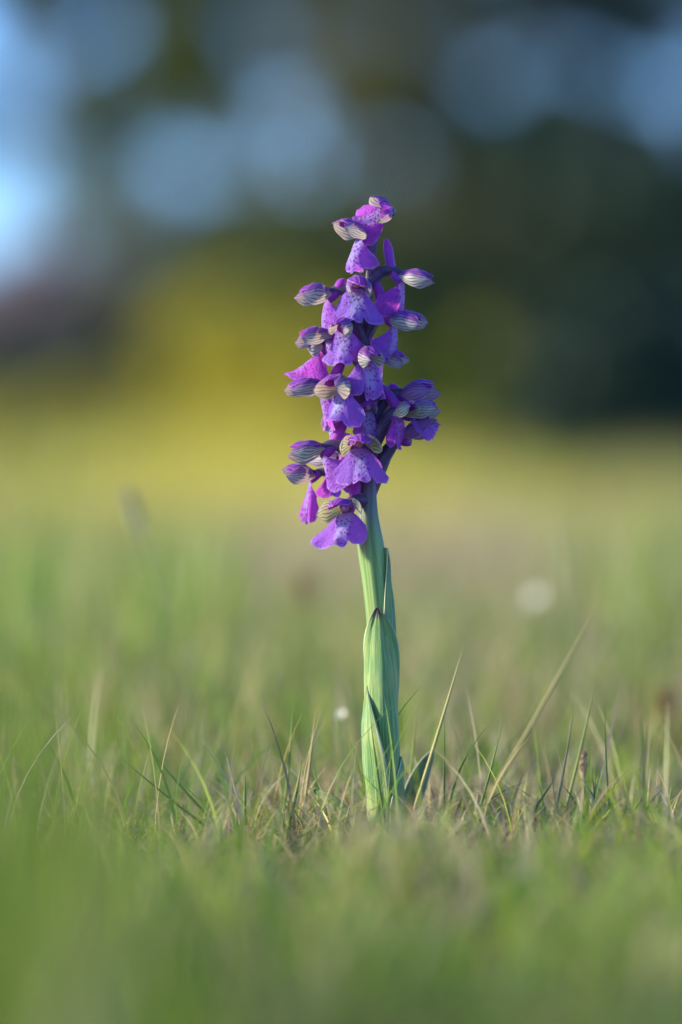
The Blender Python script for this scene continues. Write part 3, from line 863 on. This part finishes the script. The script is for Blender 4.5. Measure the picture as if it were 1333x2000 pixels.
blade("tall blurred blade right behind the leaning stalk", (816, 1372), (798, 1560), 7, G3, .025)
blade("green blade with pale tip left of the bleached dry stalk", (985, 1400), (915, 1655), 7, G2, .008, 3)
blade("short forked straw bit right of the bleached stalk", (949, 1553), (972, 1590), 6, PL, .002)

# tall soft grass in the left and right foreground and behind (veil)
def veil(name, label, n, xr, Dr, hr, wd, pg, seed, leansd=.16, py=0.0, tri=False, dark=1.0):
    r = np.random.default_rng(seed)
    D = r.uniform(*Dr, n)
    xx = (r.triangular(xr[0], -60, xr[1], n) if tri else r.uniform(*xr, n))
    X = (xx - 666.5) * S * D / DIST; y = D - DIST
    h = r.uniform(*hr, n)
    b = np.stack([X, y, gz(X, y)], 1)
    tn = tints_v(np.full(n, pg), np.full(n, py)) * dark
    o = blades(name, b, h, wd * (.7 + .6 * r.random(n)), r.standard_normal((n, 2)) * leansd, 1.7, r.random(n) * math.pi, tn, M['grass'], 6)
    tag(o, label, "grass", kind="stuff")
veil("foreground_grass", "tall blurred green grass at the left edge in the foreground", 170, (-420, 420), (.55, .85), (.04, .085), .0022, .95, 31, tri=True, dark=.65)
veil("foreground_grass", "low blurred green grass along the bottom in the foreground", 1700, (-150, 1480), (.55, .95), (.008, .026), .0018, .82, 32, .4, dark=1.0)
veil("foreground_grass", "sparse soft grass tips just in front of the orchid's foot", 640, (-100, 1430), (.82, 1.08), (.008, .027), .0011, .72, 35, .45)
veil("foreground_grass", "soft green tuft veiling the very foot of the orchid stem", 430, (650, 870), (.98, 1.13), (.008, .026), .0010, .45, 36, .45)
veil("wispy_grass", "sparse wispy straw and green blades standing around the orchid", 420, (-60, 1400), (1.10, 1.65), (.014, .048), .0008, .55, 37, .28)
veil("wispy_grass", "fine bent straw wisps close around the orchid's foot", 260, (380, 1330), (1.12, 1.30), (.012, .03), .0006, .3, 38, .7)
veil("wispy_grass", "fine green wisps in the near left foreground", 120, (-80, 520), (.9, 1.12), (.012, .034), .0009, .9, 39, .4)
veil("wispy_grass", "fine green wisps in the near right foreground", 70, (930, 1420), (.9, 1.12), (.012, .03), .0009, .8, 40, .4)
veil("background_grass", "tall hazy grass standing at the left behind the orchid", 230, (-120, 430), (1.7, 3.4), (.03, .09), .0030, .85, 41, .14)
veil("background_grass", "tall hazy grass standing at the right behind the orchid", 130, (1060, 1420), (1.7, 3.2), (.03, .09), .0030, .75, 42, .14)
veil("background_grass", "tall soft grass right of the orchid, out of focus", 60, (1120, 1380), (1.6, 2.6), (.03, .10), .0026, .9, 33, .08)
veil("background_grass", "soft green grass left of the orchid, out of focus", 150, (-60, 460), (1.7, 2.9), (.03, .095), .0026, .85, 34, .10)

# ------------------------------------------------------------------ small flowers and seed heads
def daisy(name, label, pos, dep, head_px, stem_foot, tilt=0.3, seed=1):
    r = random.Random(seed)
    top = px(*pos, dep); ft = px(*stem_foot, dep)
    ft.z = float(gz(ft.x, ft.y)) - .002
    root = empty(name, ft); tag(root, label, "flower", "white daisies")
    d = top - ft
    C = bez((0, 0, 0), Vector((d.x * .1, 0, d.z * .4)), Vector((d.x * .6, 0, d.z * .75)), d, 14)
    V, F, uv = tube(C, np.full(14, .0009), 8); mesh_obj("stem", V, F, M['gstem'], root, uv)
    rad = head_px * S * (DIST + dep) / DIST * .5
    ax = Vector((-.5, -.45, .75)).normalized()
    q = ax.to_track_quat('Z', 'Y')
    def loc(v): return d + q @ Vector(v)
    # disc
    V = []; 
    for i in range(6):
        a = i / 5 * math.pi / 2
        for j in range(14):
            b = j / 14 * 2 * math.pi
            V.append(loc((math.cos(a) * rad * .34 * math.cos(b), math.cos(a) * rad * .34 * math.sin(b), rad * .28 * math.sin(a))))
    mesh_obj("disc", V, grid_faces(6, 14, True), M['yellow'], root)
    for k in range(20):
        b0 = k / 20 * 2 * math.pi + r.uniform(-.06, .06); up = r.uniform(.25, .9)
        V = []
        for i in range(6):
            u = i / 5; rr = rad * (.25 + .75 * u); w = rad * .19 * math.sin(math.pi * (.15 + .78 * u)) ** .6
            for s in (-1, 0, 1):
                V.append(loc((math.cos(b0) * rr - math.sin(b0) * w * s, math.sin(b0) * rr + math.cos(b0) * w * s, rad * (up * u + .05 * (1 - abs(s))))))
        mesh_obj("petal", V, grid_faces(6, 3), M['white'], root)
daisy("daisy", "blurred white daisy standing tall in the grass right of the orchid", (1047, 1176), .5, 42, (1085, 1400), seed=2)
daisy("daisy", "tiny white daisy bud low behind the orchid, left of its stem", (668, 1400), .12, 23, (672, 1530), seed=3)
daisy("daisy", "whitish daisy low at the right edge of the turf", (1258, 1606), .03, 30, (1262, 1640), seed=4)

def seed_head(label, pos, dep, lpx, wpx, foot, mat, lean=0.0, name="seed_head", cat="seed head"):
    top = px(*pos, dep); k = (DIST + dep) / DIST
    ft = px(*foot, dep); ft.z = float(gz(ft.x, ft.y)) - .002
    root = empty(name, ft); tag(root, label, cat, "grass seed heads in the meadow")
    d = top - ft
    ln = lpx * S * k; ax = Vector((lean, 0, 1)).normalized()
    bot = d - ax * ln
    C = bez((0, 0, 0), (0, 0, bot.z * .4), bot - ax * bot.z * .3, bot, 14)
    V, F, uv = tube(C, np.full(14, .0006), 6); mesh_obj("stalk", V, F, M['gstem'], root, uv)
    r = random.Random(int(pos[0]))
    V = []; F = []
    core, fc, _ = tube(bez(bot, bot + ax * ln * .3, bot + ax * ln * .6, d, 10), wpx * S * k * .3 * np.sin(np.pi * np.linspace(.12, .95, 10)), 8)
    V += list(core); F += fc
    for i in range(90):   # spikelets
        u = r.random(); a = r.random() * 6.283; w = wpx * S * k * .5 * math.sin(math.pi * (.1 + .85 * u)) 
        p = bot + ax * ln * u; o = Vector((math.cos(a), math.sin(a), .9)) * w
        sdv = Vector((-math.sin(a), math.cos(a), 0)) * w * .28
        off = len(V); V += [p - sdv, p + sdv, p + o * .7 + sdv * .8, p + o * 1.1 + Vector((0, 0, w * .3)), p + o * .7 - sdv * .8]; F.append(tuple(range(off, off + 5)))
    mesh_obj("spikelets", V, F, mat, root, sm=False)
seed_head("reddish brown seed head blurred left of the orchid stem", (594, 1105), .5, 90, 32, (590, 1400), M['brown'])
seed_head("grey green drooping seed head blurred at left beside the yellow glow", (240, 945), .32, 110, 34, (330, 1420), M['grey'], -.35)
seed_head("tan seed head among the blades at lower right", (1140, 1462), .03, 62, 26, (1150, 1640), M['tan'])
seed_head("small reddish seed head near the right edge, blurred", (1300, 1350), .3, 60, 40, (1310, 1480), M['brown'])
seed_head("curled pale seed head at the far left edge", (30, 1475), .05, 110, 26, (40, 1640), M['tan'], -.12)
seed_head("small pale seed tip at left in the grass", (165, 1512), .02, 44, 12, (145, 1640), M['tan'], .25)
